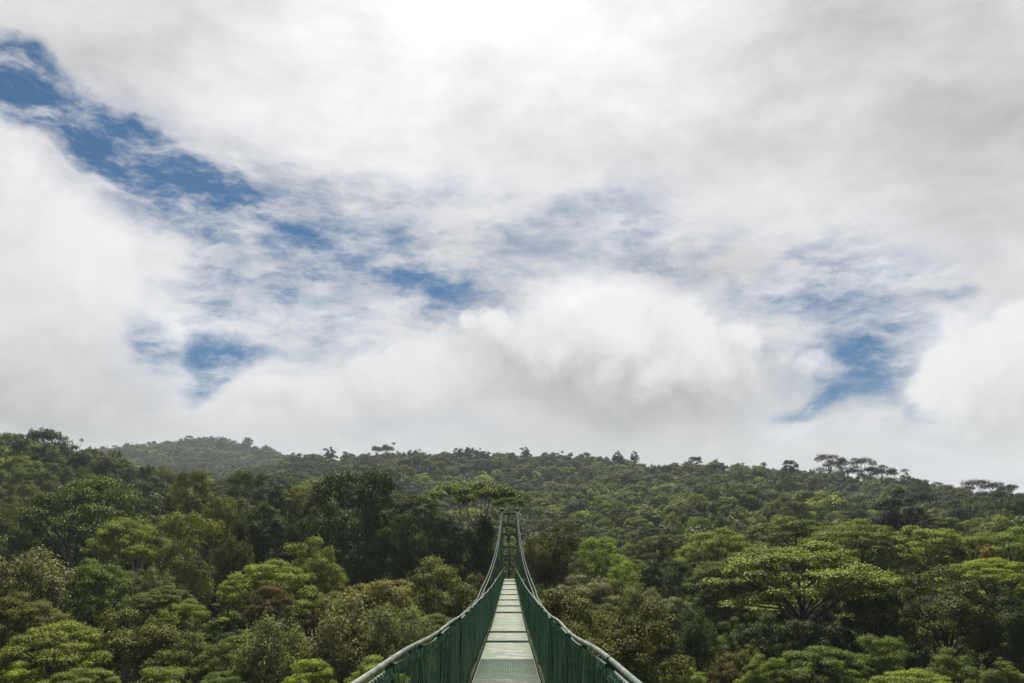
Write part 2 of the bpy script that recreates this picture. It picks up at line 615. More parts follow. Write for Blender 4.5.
def fill_clumps(clumps, total, rng, leaf, up, fuzz, jit=0.24):
    """clumps: (cx, cy, cz, r, rz); leaves lie on lumpy shells facing outwards and up"""
    area = np.array([c[3] * c[3] + c[3] * c[4] for c in clumps])
    cnt = np.maximum(8, (area / area.sum() * total).astype(int))
    Cs, Ns, Ts, Hs = [], [], [], []
    for (x, y, z, r_, rz), k in zip(clumps, cnt):
        d = unit(rng.normal(size=(k, 3)))
        flip = (d[:, 2] < 0) & (rng.random(k) < 0.6)
        d[flip, 2] *= -1
        ph = rng.uniform(0, 6.28, 6)
        lump = 1 + 0.22 * np.sin(d[:, 0] * 6 + ph[0]) * np.sin(d[:, 1] * 6 + ph[1]) + 0.10 * np.sin(d[:, 0] * 13 + ph[2]) * np.sin(d[:, 1] * 12 + d[:, 2] * 9 + ph[3])
        rad = lump * (1 - 0.55 * rng.random(k) ** 2.2)
        P = np.stack([x + d[:, 0] * r_ * rad, y + d[:, 1] * r_ * rad, z + d[:, 2] * rz * rad], 1)
        P += rng.normal(size=P.shape) * leaf * fuzz
        Nn = d * np.array([1, 1, r_ / rz])[None, :]
        Nn = unit(Nn) * 0.7 + np.array([0, 0, up])[None, :] + rng.normal(size=(k, 3)) * jit
        ct = rng.uniform(0.78, 1.28)
        ch = rng.uniform(0, 0.45)
        Cs.append(P)
        Ns.append(Nn)
        Ts.append(ct * rng.lognormal(0, 0.26, k))
        Hs.append(np.clip(ch + rng.normal(0, 0.25, k), 0, 1))
    return np.concatenate(Cs), np.concatenate(Ns), np.concatenate(Ts), np.concatenate(Hs)


ASPECT = {'dome': 0.80, 'layered': 0.52, 'umbrella': 0.30, 'shaggy': 0.72, 'column': 1.05, 'tuft': 0.9}


def clumps_of(kind, rng, small=False):
    A = ASPECT[kind]
    out_ = []
    k_ = 0.55 if small else 1.0
    if kind == 'dome' or kind == 'shaggy':
        n_ = int((52 if kind == 'dome' else 60) * k_)
        lob = [(0.27 * math.cos(q_ + 1.05 * i_), 0.27 * math.sin(q_ + 1.05 * i_), rng.uniform(-0.72, -0.34) * A, rng.uniform(0.15, 0.25)) for i_, q_ in enumerate(rng.uniform(-.4, .4, 6))]
        lob.append((rng.uniform(-.1, .1), rng.uniform(-.1, .1), -0.36 * A, 0.26))
        lob.append((0, 0, -0.7 * A, 0.3))
        for i in range(n_):
            lx, ly, lz, lr = lob[i % len(lob)]
            d = unit(rng.normal(size=(1, 3)))[0]
            d[2] = abs(d[2]) * 1.25 - 0.5
            r_ = rng.uniform(0.055, 0.115) if kind == 'dome' else rng.uniform(0.05, 0.1)
            if small:
                r_ *= 1.35
            x, y, z = lx + d[0] * lr * 0.95, ly + d[1] * lr * 0.95, lz + d[2] * lr * 1.15 * A / 0.66
            out_.append((x, y, min(z, -r_ * 0.7), r_, r_ * rng.uniform(0.55, 0.85)))
        for i in range(22):
            lx, ly, lz, lr = lob[i % len(lob)]
            d = unit(rng.normal(size=(1, 3)))[0]
            d[2] = abs(d[2]) * 1.1 - 0.25
            r_ = rng.uniform(0.02, 0.04) * (1.3 if small else 1)
            q = lr * rng.uniform(1.1, 1.4)
            out_.append((lx + d[0] * q, ly + d[1] * q, min(lz + d[2] * q * 1.1 * A / 0.66, -0.01), r_, r_ * 0.7))
    elif kind == 'layered':
        n_ = int(84 * k_)
        for i in range(n_):
            q = math.sqrt((i + 0.5) / n_) * 0.46
            an = i * 2.39996 + rng.uniform(-0.5, 0.5)
            r_ = rng.uniform(0.045, 0.105) * (1.35 if small else 1)
            z = -0.04 - (q / 0.46) ** 2 * A * 0.45 - rng.uniform(0, 0.13)
            if i % 3 == 0:
                z -= rng.uniform(0.08, 0.24)
            out_.append((q * math.cos(an), q * math.sin(an), z, r_, r_ * rng.uniform(0.22, 0.34)))
    elif kind == 'umbrella':
        n_ = int(34 * k_)
        for i in range(n_):
            q = math.sqrt((i + 0.5) / n_) * 0.45
            an = i * 2.39996 + rng.uniform(-0.5, 0.5)
            r_ = rng.uniform(0.07, 0.11)
            z = -0.035 - (q / 0.46) ** 2 * 0.10 - rng.uniform(0, 0.04)
            out_.append((q * math.cos(an), q * math.sin(an), z, r_, r_ * rng.uniform(0.32, 0.5)))
    elif kind == 'column':
        n_ = int(56 * k_)
        for i in range(n_):
            t = rng.uniform(0, 1)
            prof = 0.40 * math.sin(math.pi * min(1, 0.16 + 0.8 * t)) ** 0.7
            an = rng.uniform(0, 6.283)
            q = prof * rng.uniform(0.55, 1.0)
            r_ = rng.uniform(0.07, 0.135)
            out_.append((q * math.cos(an), q * math.sin(an), min(-t * A * 0.95, -r_ * 0.6), r_, r_ * rng.uniform(0.6, 0.9)))
    elif kind == 'tuft':
        for i in range(12):
            an = i * 2.4 + rng.uniform(-.5, .5)
            q = rng.uniform(0.04, 0.42)
            r_ = rng.uniform(0.12, 0.2)
            out_.append((q * math.cos(an), q * math.sin(an), -rng.uniform(0.1, 0.75), r_, r_ * 0.6))
    return out_


def trunk_mesh(name, kind, clumps, rng, mat, length=5.0):
    A = ASPECT[kind]
    m_ = MB()
    fork = -A * (1.0 if kind in ('umbrella', 'layered') else 0.85)
    if kind in ('umbrella',):
        fork = -0.62
    if kind == 'tuft':
        fork = -0.75
    base_r = 0.017
    ln = [(rng.uniform(-0.02, 0.02), rng.uniform(-0.02, 0.02)) for _ in range(4)]
    m_.tube([(0, 0, -length), (ln[0][0], ln[0][1], -length * 0.55), (ln[1][0], ln[1][1], fork - 0.4), (0, 0, fork)],
            [base_r * 1.5, base_r * 1.2, base_r, base_r * 0.85], 7)
    order = list(range(len(clumps)))
    rng.shuffle(order)
    nl = {'umbrella': 8, 'layered': 11}.get(kind, 11)
    for i in order[:nl]:
        x, y, z, r_, rz = clumps[i]
        mid = Vector((x * 0.42 + rng.uniform(-.06, .06), y * 0.42 + rng.uniform(-.06, .06), fork + (z - fork) * rng.uniform(0.35, 0.6)))
        m_.tube([(0, 0, fork - rng.uniform(0.0, 0.22)), mid, (x * 0.8, y * 0.8, fork + (z - fork) * 0.82), (x, y, z)],
                [base_r * 0.62, base_r * 0.42, base_r * 0.28, base_r * 0.12], 5, False)
    me_ = bpy.data.meshes.new(name)
    me_.from_pydata([tuple(v) for v in m_.v], [], m_.f)
    me_.polygons.foreach_set('use_smooth', [True] * len(me_.polygons))
    me_.materials.append(mat)
    return me_


NAMES = {'dome': 'rounded_tree', 'layered': 'layered_tree', 'umbrella': 'umbrella_tree', 'shaggy': 'shaggy_tree', 'column': 'tall_tree', 'tuft': 'ridge_tree'}
PROTO = {}
for kind, nvar, cnt, leaf, up, fuzz in (('dome', 5, 20000, 0.021, 0.35, 0.6), ('layered', 4, 27000, 0.0175, 0.8, 0.55), ('umbrella', 2, 12000, 0.019, 0.9, 0.3),
                                        ('shaggy', 3, 11000, 0.036, 0.3, 1.0), ('column', 3, 20000, 0.024, 0.3, 0.5), ('tuft', 4, 2600, 0.045, 0.4, 0.6)):
    PROTO[kind] = []
    for v in range(nvar):
        rng = np.random.default_rng(100 + 17 * v + len(kind) * 31)
        cl = clumps_of(kind, rng)
        C, N, T, Hh = fill_clumps(cl, cnt, rng, leaf, up, fuzz)
        lm = leaf_mesh('crown', C, N, leaf, 0.42 if kind == 'shaggy' else 0.56, T, Hh, LEAF, rng)
        PROTO[kind].append((lm, trunk_mesh('trunk', kind, cl, rng, BARK), trunk_mesh('trunk', kind, cl, np.random.default_rng(100 + 17 * v), PALE_BARK)))

# base colours of the foliage
PAL = {'dk': (0.050, 0.078, 0.014), 'md': (0.106, 0.152, 0.020), 'lt': (0.176, 0.226, 0.033), 'yg': (0.224, 0.290, 0.031),
       'gr': (0.210, 0.228, 0.128), 'ol': (0.142, 0.162, 0.033), 'br': (0.112, 0.124, 0.027), 'ye': (0.205, 0.200, 0.034),
       'rd': (0.120, 0.100, 0.038), 'bl': (0.094, 0.134, 0.062), 'rr': (0.062, 0.050, 0.026), 'or': (0.190, 0.110, 0.030), 'vd': (0.018, 0.030, 0.009)}
TREES = []          # (x, y, width, px, py, label words)


def plant(kind, x, y, topz, w, h, colour, label, group, rng, variant=None, pale=False, yaw=None):
    gz = min(ground_z(x, y), topz - 1.15 * h)
    root = bpy.data.objects.new(NAMES[kind], None)
    COL.objects.link(root)
    root.empty_display_size = 0.5
    root.location = (x, y, gz)
    root.rotation_euler = (0, 0, rng.uniform(0, 6.283) if yaw is None else yaw)
    tag(root, label, 'tree', group)
    vs = PROTO[kind]
    cm, tm, tp = vs[rng.randrange(len(vs)) if variant is None else variant % len(vs)]
    zs = w * min(max((1.0 if kind in ('umbrella', 'tuft') else 1.4) * (h / w) / ASPECT[kind], 0.75), 1.7)
    for nm, md in (('crown', cm), ('trunk', tp if pale else tm)):
        o_ = bpy.data.objects.new(nm, md)
        COL.objects.link(o_)
        o_.parent = root
        o_.location = (0, 0, topz - gz)
        o_.scale = (w, w, zs)
        if nm == 'crown':
            c = PAL[colour]
            k = rng.uniform(0.88, 1.14)
            o_.color = (c[0] * k * rng.uniform(0.92, 1.08), c[1] * k, c[2] * k * rng.uniform(0.9, 1.1), 1)
    return root


# (px of crown centre, py of crown top, crown width px, crown height px, distance m, shape, colour, label, short name)
LS, RS, RG = 'trees on the slope left of the bridge', 'trees on the slope right of the bridge', 'trees standing out on the hill crests'
HERO = [
    (62, 617, 112, 46, 64, 'layered', 'lt', 'fresh light green spreading tree low at the left edge', 'the light green spreading tree at lower left', 0),
    (20, 662, 72, 34, 60, 'dome', 'yg', 'yellow green clump filling the bottom left corner', None, 0),
    (82, 663, 74, 28, 57, 'layered', 'lt', 'low light green flat bush-like tree at the bottom edge beside the corner clump', None, 0),
    (137, 601, 106, 62, 68, 'dome', 'ol', 'pinkish olive tree with a pale forked trunk in the lower left', 'the pinkish olive fork-trunked tree', 1),
    (28, 552, 88, 52, 78, 'shaggy', 'gr', 'silvery grey leaved tree against the left edge halfway down the slope', 'the silvery tree at the left edge', 0),
    (22, 587, 80, 42, 72, 'layered', 'ol', 'olive flat-layered tree just below the silvery tree at the left edge', None, 0),
    (104, 552, 86, 52, 84, 'layered', 'md', 'green tree of stacked flat pads right of the silvery left edge tree', 'the stacked green pads on the left slope', 0),
    (138, 545, 30, 20, 80, 'umbrella', 'lt', 'small slender tree on a thin pale stem with a flat light top', 'the slender pale-stemmed tree', 1),
    (160, 563, 38, 36, 85, 'dome', 'gr', 'small round grey green tree beside the slender pale-stemmed tree', None, 0),
    (164, 583, 64, 24, 76, 'layered', 'md', 'flat wide pads of mid green just below the small grey round tree', None, 0),
    (94, 467, 132, 82, 130, 'layered', 'md', 'biggest domed spreading tree on the upper left slope', 'the big domed tree at upper left', 0),
    (132, 512, 78, 40, 112, 'layered', 'lt', 'brighter flat-topped tree leaning out below the big domed tree', None, 0),
    (190, 515, 78, 86, 104, 'column', 'ol', 'tall brownish green tree wall between the big dome and the bright pads', 'the tall brownish green tree on the left', 0),
    (234, 538, 38, 48, 98, 'shaggy', 'br', 'speckled brown leaved narrow tree right of the tall brownish green one', None, 0),
    (246, 516, 38, 52, 116, 'shaggy', 'dk', 'narrow dark tree standing behind the speckled brown one', None, 0),
    (268, 557, 88, 38, 80, 'layered', 'yg', 'vivid yellow green tree of flat bright pads on the left slope', 'the vivid yellow green pads on the left', 0),
    (312, 537, 72, 44, 92, 'dome', 'lt', 'pale olive round tree above the vivid yellow green pads', 'the pale olive round tree', 0),
    (185, 597, 56, 32, 74, 'layered', 'lt', 'light green tree of ragged pads below the tall brownish green tree', None, 0),
    (270, 586, 46, 32, 74, 'dome', 'rd', 'dull brownish rounded tree right under the vivid yellow green pads', 'the brownish round tree on the left', 0),
    (345, 600, 102, 76, 62, 'shaggy', 'gr', 'largest shaggy grey green tree left of the bridge railing', 'the largest shaggy grey tree', 0),
    (275, 620, 78, 66, 58, 'shaggy', 'gr', 'grey green shaggy tree immediately left of the largest grey one', None, 0),
    (402, 611, 64, 54, 60, 'shaggy', 'gr', 'shaggy grey tree closest to the left railing of the bridge', None, 0),
    (375, 573, 102, 42, 78, 'dome', 'ye', 'golden olive broad tree above the largest shaggy grey tree', 'the golden olive broad tree', 0),
    (434, 557, 92, 56, 84, 'dome', 'ol', 'olive domed tree left of the far stretch of the bridge', 'the olive domed tree beside the bridge', 0),
    (468, 568, 52, 52, 88, 'dome', 'br', 'dull brown green tree touching the left bridge cables', None, 0),
    (356, 474, 100, 98, 113, 'column', 'dk', 'huge dark green tree mass at the middle of the left skyline', 'the huge dark tree on the left skyline', 0),
    (402, 506, 62, 62, 106, 'dome', 'dk', 'dark tree with pale leaf glints right of the huge dark one', None, 0),
    (462, 505, 78, 68, 104, 'dome', 'dk', 'broad dark tree under the flat umbrella crown by the tower', 'the broad dark tree under the umbrella crown', 0),
    (474, 478, 106, 40, 108, 'umbrella', 'md', 'wide flat umbrella tree with bare fanned limbs left of the bridge tower', 'the flat umbrella tree by the tower', 1),
    (509, 496, 34, 17, 98, 'umbrella', 'md', 'small flat crown hanging just over the top of the bridge tower', None, 0),
    (416, 488, 62, 48, 126, 'layered', 'dk', 'dark layered tree on the skyline between huge dark tree and umbrella', None, 0),
    (250, 471, 46, 62, 140, 'column', 'dk', 'peaked dark tree rising highest on the left skyline', 'the peaked dark skyline tree', 0),
    (190, 472, 46, 62, 142, 'column', 'ol', 'tall olive tree on the skyline right of the big domed tree', None, 0),
    (287, 477, 42, 52, 140, 'dome', 'dk', 'dark round-topped tree on skyline right of the peaked one', None, 0),
    (306, 481, 38, 26, 132, 'dome', 'ye', 'yellow flowering treetop on the left skyline', 'the yellow flowering treetop', 0),
    (331, 482, 40, 28, 130, 'dome', 'ye', 'yellowish treetop second along from the yellow flowering one', None, 0),
    (222, 486, 52, 52, 130, 'dome', 'ol', 'grey olive rounded tree between the two tall skyline trees', None, 0),
    (372, 475, 62, 32, 128, 'layered', 'dk', 'dark flat crown above the right half of the huge dark tree', None, 0),
    (264, 500, 62, 42, 120, 'layered', 'dk', 'dark tiered tree under the peaked skyline tree', None, 0),
    (306, 500, 52, 62, 120, 'dome', 'dk', 'dark leafy tree under the yellow flowering treetop', None, 0),
    (18, 487, 64, 62, 150, 'dome', 'ol', 'olive rounded tree at the left edge beside the big domed tree', None, 0),
    (8, 521, 52, 62, 112, 'dome', 'dk', 'dark tree at the left edge above the silvery tree', None, 0),
    (45, 430, 54, 42, 238, 'dome', 'dk', 'dark round tree at the very top of the near left hill', 'the tree topping the near left hill', 0),
    (10, 433, 42, 32, 236, 'dome', 'md', 'mid green tree left of the tree topping the near left hill', None, 0),
    (77, 440, 48, 36, 232, 'dome', 'dk', 'dark tree sloping down right of the near left hilltop', None, 0),
    (26, 451, 44, 32, 215, 'layered', 'lt', 'paler green flat tree below the near left hilltop', None, 0),
    (104, 453, 40, 32, 222, 'dome', 'dk', 'dark tree at the right foot of the near left hill', None, 0),
    (60, 458, 44, 30, 205, 'dome', 'bl', 'dull blue green tree mid-way down the near left hill', None, 0),
    (236, 630, 72, 42, 62, 'layered', 'md', 'mid green layered tree left of the two shaggy grey trees', None, 0),
    (190, 625, 82, 48, 66, 'dome', 'ol', 'dusty olive broad tree right of the pinkish fork-trunked one', None, 0),
    (308, 660, 50, 28, 54, 'dome', 'yg', 'yellow green low clump under the shaggy grey trees', None, 0),
    (374, 656, 76, 30, 52, 'dome', 'yg', 'bright green low treetop tucked against the left railing', 'the bright treetop by the left railing', 0),
    (433, 611, 58, 26, 66, 'layered', 'md', 'flat green and yellow pads just outside the left railing', None, 0),
    (152, 668, 74, 26, 56, 'dome', 'lt', 'pale green low tree at the bottom edge under the forked trunk', None, 0),
    (228, 666, 62, 26, 55, 'layered', 'md', 'mid green low tree at the bottom edge left of the shaggy grey pair', None, 0),
    # right of the bridge
    (551, 514, 64, 62, 92, 'dome', 'br', 'tall brown green tree immediately right of the bridge tower', 'the brown tree right of the tower', 0),
    (606, 537, 60, 42, 108, 'dome', 'yg', 'brightest yellow green tree on the right slope', 'the brightest yellow green tree', 0),
    (628, 557, 56, 42, 98, 'dome', 'yg', 'bright green tree stepping down from the brightest yellow green one', None, 0),
    (585, 571, 62, 30, 84, 'dome', 'gr', 'grey olive low dome between the brown tree and the bridge rail', None, 0),
    (562, 578, 112, 62, 63, 'dome', 'br', 'brown olive broad tree right against the bridge cables', 'the brown olive tree against the cables', 0),
    (616, 590, 124, 84, 55, 'dome', 'br', 'largest brown olive tree beside the right railing', 'the largest brown olive tree', 2),
    (642, 584, 44, 28, 72, 'shaggy', 'gr', 'small tree with pale grey leaves behind the largest brown olive tree', None, 0),
    (670, 592, 52, 32, 76, 'dome', 'gr', 'grey green dome right of the small pale grey tree', None, 0),
    (695, 611, 44, 52, 64, 'shaggy', 'bl', 'upright grey blue shaggy tree in the lower right', 'the upright grey blue tree', 0),
    (733, 617, 38, 28, 68, 'dome', 'bl', 'small blue green dome right of the upright grey blue tree', None, 0),
    (724, 655, 38, 30, 58, 'dome', 'rd', 'small red brown round tree near the bottom edge', 'the small red brown tree', 0),
    (742, 642, 38, 24, 61, 'dome', 'ol', 'dusty olive dome just above the small red brown tree', None, 0),
    (680, 660, 58, 28, 54, 'dome', 'lt', 'light green low tree at the bottom edge left of the red brown one', None, 0),
    (717, 590, 58, 26, 82, 'layered', 'md', 'flat green pad tree above the upright grey blue tree', None, 0),
    (796, 534, 172, 54, 76, 'layered', 'lt', 'great spreading tree with pale pads over dark limbs on the right', 'the great spreading tree', 2),
    (722, 553, 74, 36, 82, 'layered', 'md', 'layered green tree at the left flank of the great spreading tree', None, 0),
    (792, 512, 96, 30, 118, 'layered', 'md', 'green flat crown cresting the right canopy above the great spreading tree', None, 0),
    (716, 526, 78, 36, 101, 'layered', 'lt', 'mid green sloping canopy tree up and left of the great spreading tree', None, 0),
    (852, 516, 94, 36, 108, 'layered', 'lt', 'flat green tree up and right of the great spreading tree', None, 0),
    (926, 521, 96, 36, 105, 'layered', 'lt', 'broad green flat canopy below the dark oval tree', None, 0),
    (1000, 522, 96, 40, 100, 'layered', 'lt', 'green flat canopy against the right edge', None, 0),
    (901, 488, 66, 37, 140, 'dome', 'vd', 'dark oval tree standing alone above the right canopy', 'the dark oval tree', 0),
    (986, 544, 19, 14, 86, 'dome', 'or', 'small rusty orange treetop among green near the right edge', 'the rusty orange treetop', 0),
    (986, 555, 88, 26, 84, 'layered', 'yg', 'bright flat pads right under the rusty orange treetop', None, 0),
    (937, 566, 112, 62, 74, 'dome', 'br', 'thin brown twiggy tree in the shaded hollow on the right', 'the thin brown twiggy tree', 3),
    (872, 570, 72, 62, 73, 'dome', 'dk', 'dark tree between the great spreading tree and the brown twiggy one', None, 0),
    (1004, 588, 74, 62, 70, 'dome', 'dk', 'very dark tree at the right edge below the bright flat pads', None, 0),
    (816, 640, 92, 36, 56, 'layered', 'md', 'layered green tree at the bottom below the great spreading tree', None, 0),
    (762, 654, 48, 28, 55, 'dome', 'lt', 'light green small dome at bottom right of the red brown tree', None, 0),
    (772, 613, 84, 46, 66, 'dome', 'dk', 'dark olive broad tree under the limbs of the great spreading tree', None, 0),
    (910, 667, 98, 28, 50, 'layered', 'yg', 'sunlit yellow green flat tree at the bottom edge on the right', 'the sunlit flat tree at the bottom', 0),
    (870, 636, 72, 42, 58, 'dome', 'md', 'green dome up and left of the sunlit flat bottom tree', None, 0),
    (946, 648, 66, 32, 58, 'dome', 'md', 'green dome up and right of the sunlit flat bottom tree', None, 0),
    (1002, 658, 62, 30, 55, 'dome', 'md', 'green low tree in the bottom right corner', None, 0),
    (668, 552, 62, 46, 95, 'dome', 'dk', 'dark dome right of the bright green step-down tree', None, 0),
    (655, 531, 48, 26, 125, 'dome', 'br', 'rusty brown dark dome above the plain dark one', None, 0),
    (1004, 486, 48, 36, 205, 'dome', 'dk', 'dark broad tree on the right edge below the crest', None, 0),
    (962, 492, 44, 26, 215, 'dome', 'bl', 'dull green dome between dark oval tree and the right edge', None, 0),
]
for px, py, d, w, h, c, lab in (
        (388, 443, 520, 11, 13, 'dk', 'tiny lone tree poking above the middle ridge, rounder of two neighbours'),
        (377, 446, 520, 8, 9, 'dk', 'tiny thin tree on middle ridge just left of the rounder one'),
        (330, 447, 545, 12, 9, 'dk', 'tiny tree on the left end of the middle ridge'),
        (470, 446, 545, 10, 8, 'dk', 'tiny tree on the ridge above the umbrella tree'),
        (525, 447, 545, 10, 7, 'dk', 'tiny tree on the ridge straight above the bridge tower'),
        (618, 451, 535, 10, 7, 'dk', 'tiny ridge tree above the brightest yellow green tree'),
        (634, 451, 530, 8, 7, 'dk', 'tiny narrow ridge tree right after the one above the bright tree'),
        (692, 457, 470, 13, 9, 'dk', 'small dark ridge tree where the right hill crest begins'),
        (716, 459, 460, 14, 9, 'dk', 'small dark ridge tree between the start of the crest and its middle'),
        (760, 462, 445, 14, 9, 'dk', 'small dark ridge tree left of the tall crest clump'),
        (788, 460, 432, 12, 10, 'rd', 'small reddish ridge tree at the left of the tall crest clump'),
        (829, 455, 420, 14, 14, 'rd', 'tallest tree of the crest clump on the right hill'),
        (846, 459, 420, 11, 12, 'dk', 'slim dark crest tree right of the tallest one'),
        (862, 460, 418, 14, 13, 'rd', 'reddish flat-topped crest tree mid-way down the clump'),
        (880, 464, 412, 13, 13, 'rd', 'reddish open tree near the right end of the crest clump'),
        (896, 470, 408, 11, 12, 'dk', 'slim leaning tree ending the crest clump'),
        (906, 473, 405, 9, 10, 'dk', 'tiny dark tree right behind the leaning crest tree'),
        (919, 480, 395, 17, 12, 'rd', 'lone round reddish tree on the crest right of the clump'),
        (944, 482, 385, 12, 8, 'rd', 'small flat reddish tree further down the crest'),
        (970, 480, 380, 17, 11, 'rd', 'peaked reddish tree on the low part of the right crest'),
        (990, 484, 375, 14, 8, 'rd', 'flat reddish umbrella-like tree on the low right crest'),
        (1012, 485, 365, 20, 14, 'dk', 'dark bushy tree where the crest meets the right edge'),
        (248, 436, 1085, 9, 7, 'bl', 'tiny hazy tree on the far blue hill summit'),
        (190, 436, 1085, 9, 6, 'bl', 'tiny hazy tree on the left shoulder of the far blue hill')):
    HERO.append((px, py, w, h, d, 'tuft', c, lab, None, 0))

rnd = random.Random(5)
LAND = []
for (px, py, wpx, hpx, Y, kind, c, lab, short, fl) in HERO:
    top = at(px, py, Y)
    k = (Y * CP + top.z * SP) / F
    w, h = wpx * k, hpx * k
    ridge = kind == 'tuft'
    if ridge and not any(q in lab for q in ('flat', 'open', 'thin', 'slim', 'lone', 'tallest', 'peaked')):
        kind = 'dome'
        w *= 0.8
        top.z -= 1.0 * k
    if ridge:
        c = {'rd': 'rr', 'dk': 'dk'}.get(c, c)
        w *= 2.0 if px > 680 else 1.5
        h *= 1.5 if px > 680 else 1.2
        top.z += 1.2 * k
    grp = RG if ridge else (LS if px < 510 else RS)
    plant(kind, top.x, top.y + 0.0, top.z, w * 1.06, h, c, lab, grp, rnd, pale=(fl == 1))
    TREES.append((top.x, top.y, w))
    if short:
        LAND.append((px, py + hpx * 0.5, wpx, short))
LAND.append((509, 548, 20, 'the bridge tower'))
LAND.append((850, 463, 40, 'the reddish clump on the right crest'))
LAND.append((388, 450, 12, 'the lone tree on the middle ridge'))
LAND.append((690, 461, 14, 'the dark tree starting the right crest'))
LAND.append((618, 455, 10, 'the ridge tree above the bright tree'))

# ------------------------------------------------------------------ trees filling the slopes between them
SHAPE = {'dome': 'rounded', 'layered': 'flat-layered', 'shaggy': 'shaggy', 'column': 'tall'}
CNAME = {'dk': 'dark green', 'md': 'mid green', 'lt': 'light green', 'ol': 'olive', 'br': 'brownish', 'bl': 'dull blue green', 'gr': 'grey green', 'yg': 'yellow green'}
used = set()


def auto_label(px, py, wpx, kind, c):
    size = 'small' if wpx < 40 else ('medium' if wpx < 70 else 'large')
    cand = sorted(LAND, key=lambda q: (q[0] - px) ** 2 + (1.6 * (q[1] - py)) ** 2)
    for q in cand[:12]:
        dx, dy = px - q[0], py - q[1]
        ax, ay = abs(dx), abs(dy) * 1.5
        if ax > 2.2 * ay:
            pos = 'right of' if dx > 0 else 'left of'
        elif ay > 2.2 * ax:
            pos = 'below' if dy > 0 else 'above'
        else:
            pos = ('below and ' if dy > 0 else 'above and ') + ('right of' if dx > 0 else 'left of')
        dist = math.hypot(dx, dy)
        near = 'close' if dist < 45 else ('a little' if dist < 95 else 'well')
        lab_ = f'{size} {CNAME[c]} {SHAPE[kind]} tree {near} {pos} {q[3]}'
        if len(lab_.split()) > 16:
            lab_ = f'{CNAME[c]} {SHAPE[kind]} tree {near} {pos} {q[3]}'
        key = (near, pos, q[3])
        if key in used or len(lab_.split()) > 16:
            continue
        used.add(key)
        return lab_
    return None


HS = 'trees on the hillside behind the bridge'
N_AUTO = 0
AUTO = {}
SPOTS = list(TREES)
SKIP = set([0,1,3,4,7,9,11,12,13,19,20,21,23,26,27,28,35,37,41,43,46,50,51,58,60,63,64,66,71,76,79,86,88,89,90,91,92,94,99,101,103,104,109,110,113,115,118,119,122,125,130,131,132,135,136,141,145,149,150,151,153,154,159,162,165,168,172,174,177,178,179,181,182,184,185,186,192,195,198,204,211,213,217,229,233,234,237,241,244,248,254,258,263,267,272,277,285,291,297,302,313,315,316,319,321,327,331,332,333,343,344,354,356,359,364,368,370,381,390,392,418,424,460,468,470,475,476,481,482,490,491,495,506,512,548,560,573,589,596,602,608,613,621,625,628,663,675,677,682,697,701,714,740,742,756,765,791,795,807,820,849,889,891,924,936,967,968,976,982,983,1037,1097,1100,1102,1112,1159,1222,1228,1250,1299,1313,1354,1362,1383,1418,1424,1440,1455,1490,1547,1550,1553,1561,1630,1695,1759,1784,1852,1864,1957,2127,2160,2186,2256,2284,2328,2338,2367,2370,2401,2420,2721,3120,3138,3224,3288,3351,3414,3508,3541,3787,3836,4002,4161,4166,4301,4520,4894,4955,5148,5176,5267,5494,5864,6044,7025,7705,7905,8246,8700,8896,9187,10194,10571,10663,10834,12000,12006,12012,12016,12019,12021,12026,12031,12033,12037,12038,12040,12042,12049,12050,12053,12063,12074,12090,12093,12095,12098,12117,12135,12153,12176,12184,12229,12239,12252,12260,12281,12328,12346,12349,12768,12808,12919,13068,14165,14352,14549,15273])           # spots whose tree would be hidden behind others
cands = []
rr = random.Random(21)
for _ in range(12000):
    y = 40 + 225 * rr.random() ** 0.62
    x = rr.uniform(-0.70, 0.70) * y
    cands.append((x, y))
for _ in range(5000):
    y = rr.uniform(265, 470)
    cands.append((rr.uniform(-0.64, 0.64) * y, y))
for ci, (x, y) in enumerate(cands):
    rr = random.Random(50000 + ci)
    if abs(x) < 7 and y < 96:
        continue
    left = x < 0
    if left:
        kind = rr.choice(['dome', 'dome', 'layered', 'layered', 'shaggy', 'column'])
        c = rr.choice(['dk', 'dk', 'md', 'ol', 'md', 'lt', 'bl'])
        if y > 100:
            c = rr.choice(['dk', 'dk', 'dk', 'md', 'ol'])
    else:
        kind = rr.choice(['layered', 'layered', 'layered', 'dome', 'dome'])
        c = rr.choice(['md', 'md', 'dk', 'dk', 'lt', 'ol', 'br'] if x > 12 or y > 110 else ['br', 'ol', 'br', 'md'])
    w = rr.uniform(5.5, 10.5) * (0.8 if y < 70 else 1.0)
    if y > 265:
        w = rr.uniform(9, 14)
        kind = rr.choice(['dome', 'dome', 'layered', 'column'])
        c = rr.choice(['dk', 'md', 'md', 'ol', 'lt', 'bl'])
    if any((x - a) ** 2 + (y - b) ** 2 < (0.42 * (w + ww)) ** 2 for a, b, ww in SPOTS):
        continue
    h = w * ASPECT[kind] * rr.uniform(0.85, 1.15)
    tz = ground_z(x, y) + canopy_height(y) + (rr.uniform(-2.8, 0.2) if y < 170 else rr.uniform(-1.2, 1.2))
    if abs(x) < 12 and y < 90:
        tz = min(tz, -4.0)
    px, py = project(Vector((x, y, tz)))
    if px < -30 or px > 1054 or py > 690 or py < 430:
        continue
    k = F / (y * CP + tz * SP)
    lab = auto_label(px, py + h * k * 0.4, w * k, kind, c)
    if lab is None:
        continue
    N_AUTO += 1
    SPOTS.append((x, y, w))
    if ci in SKIP:
        continue
    AUTO[plant(kind, x, y, tz, w, h, c, lab, HS if y > 265 else (LS if left else RS), random.Random(1000 + ci)).name] = ci
    TREES.append((x, y, w))
print('auto trees', N_AUTO)

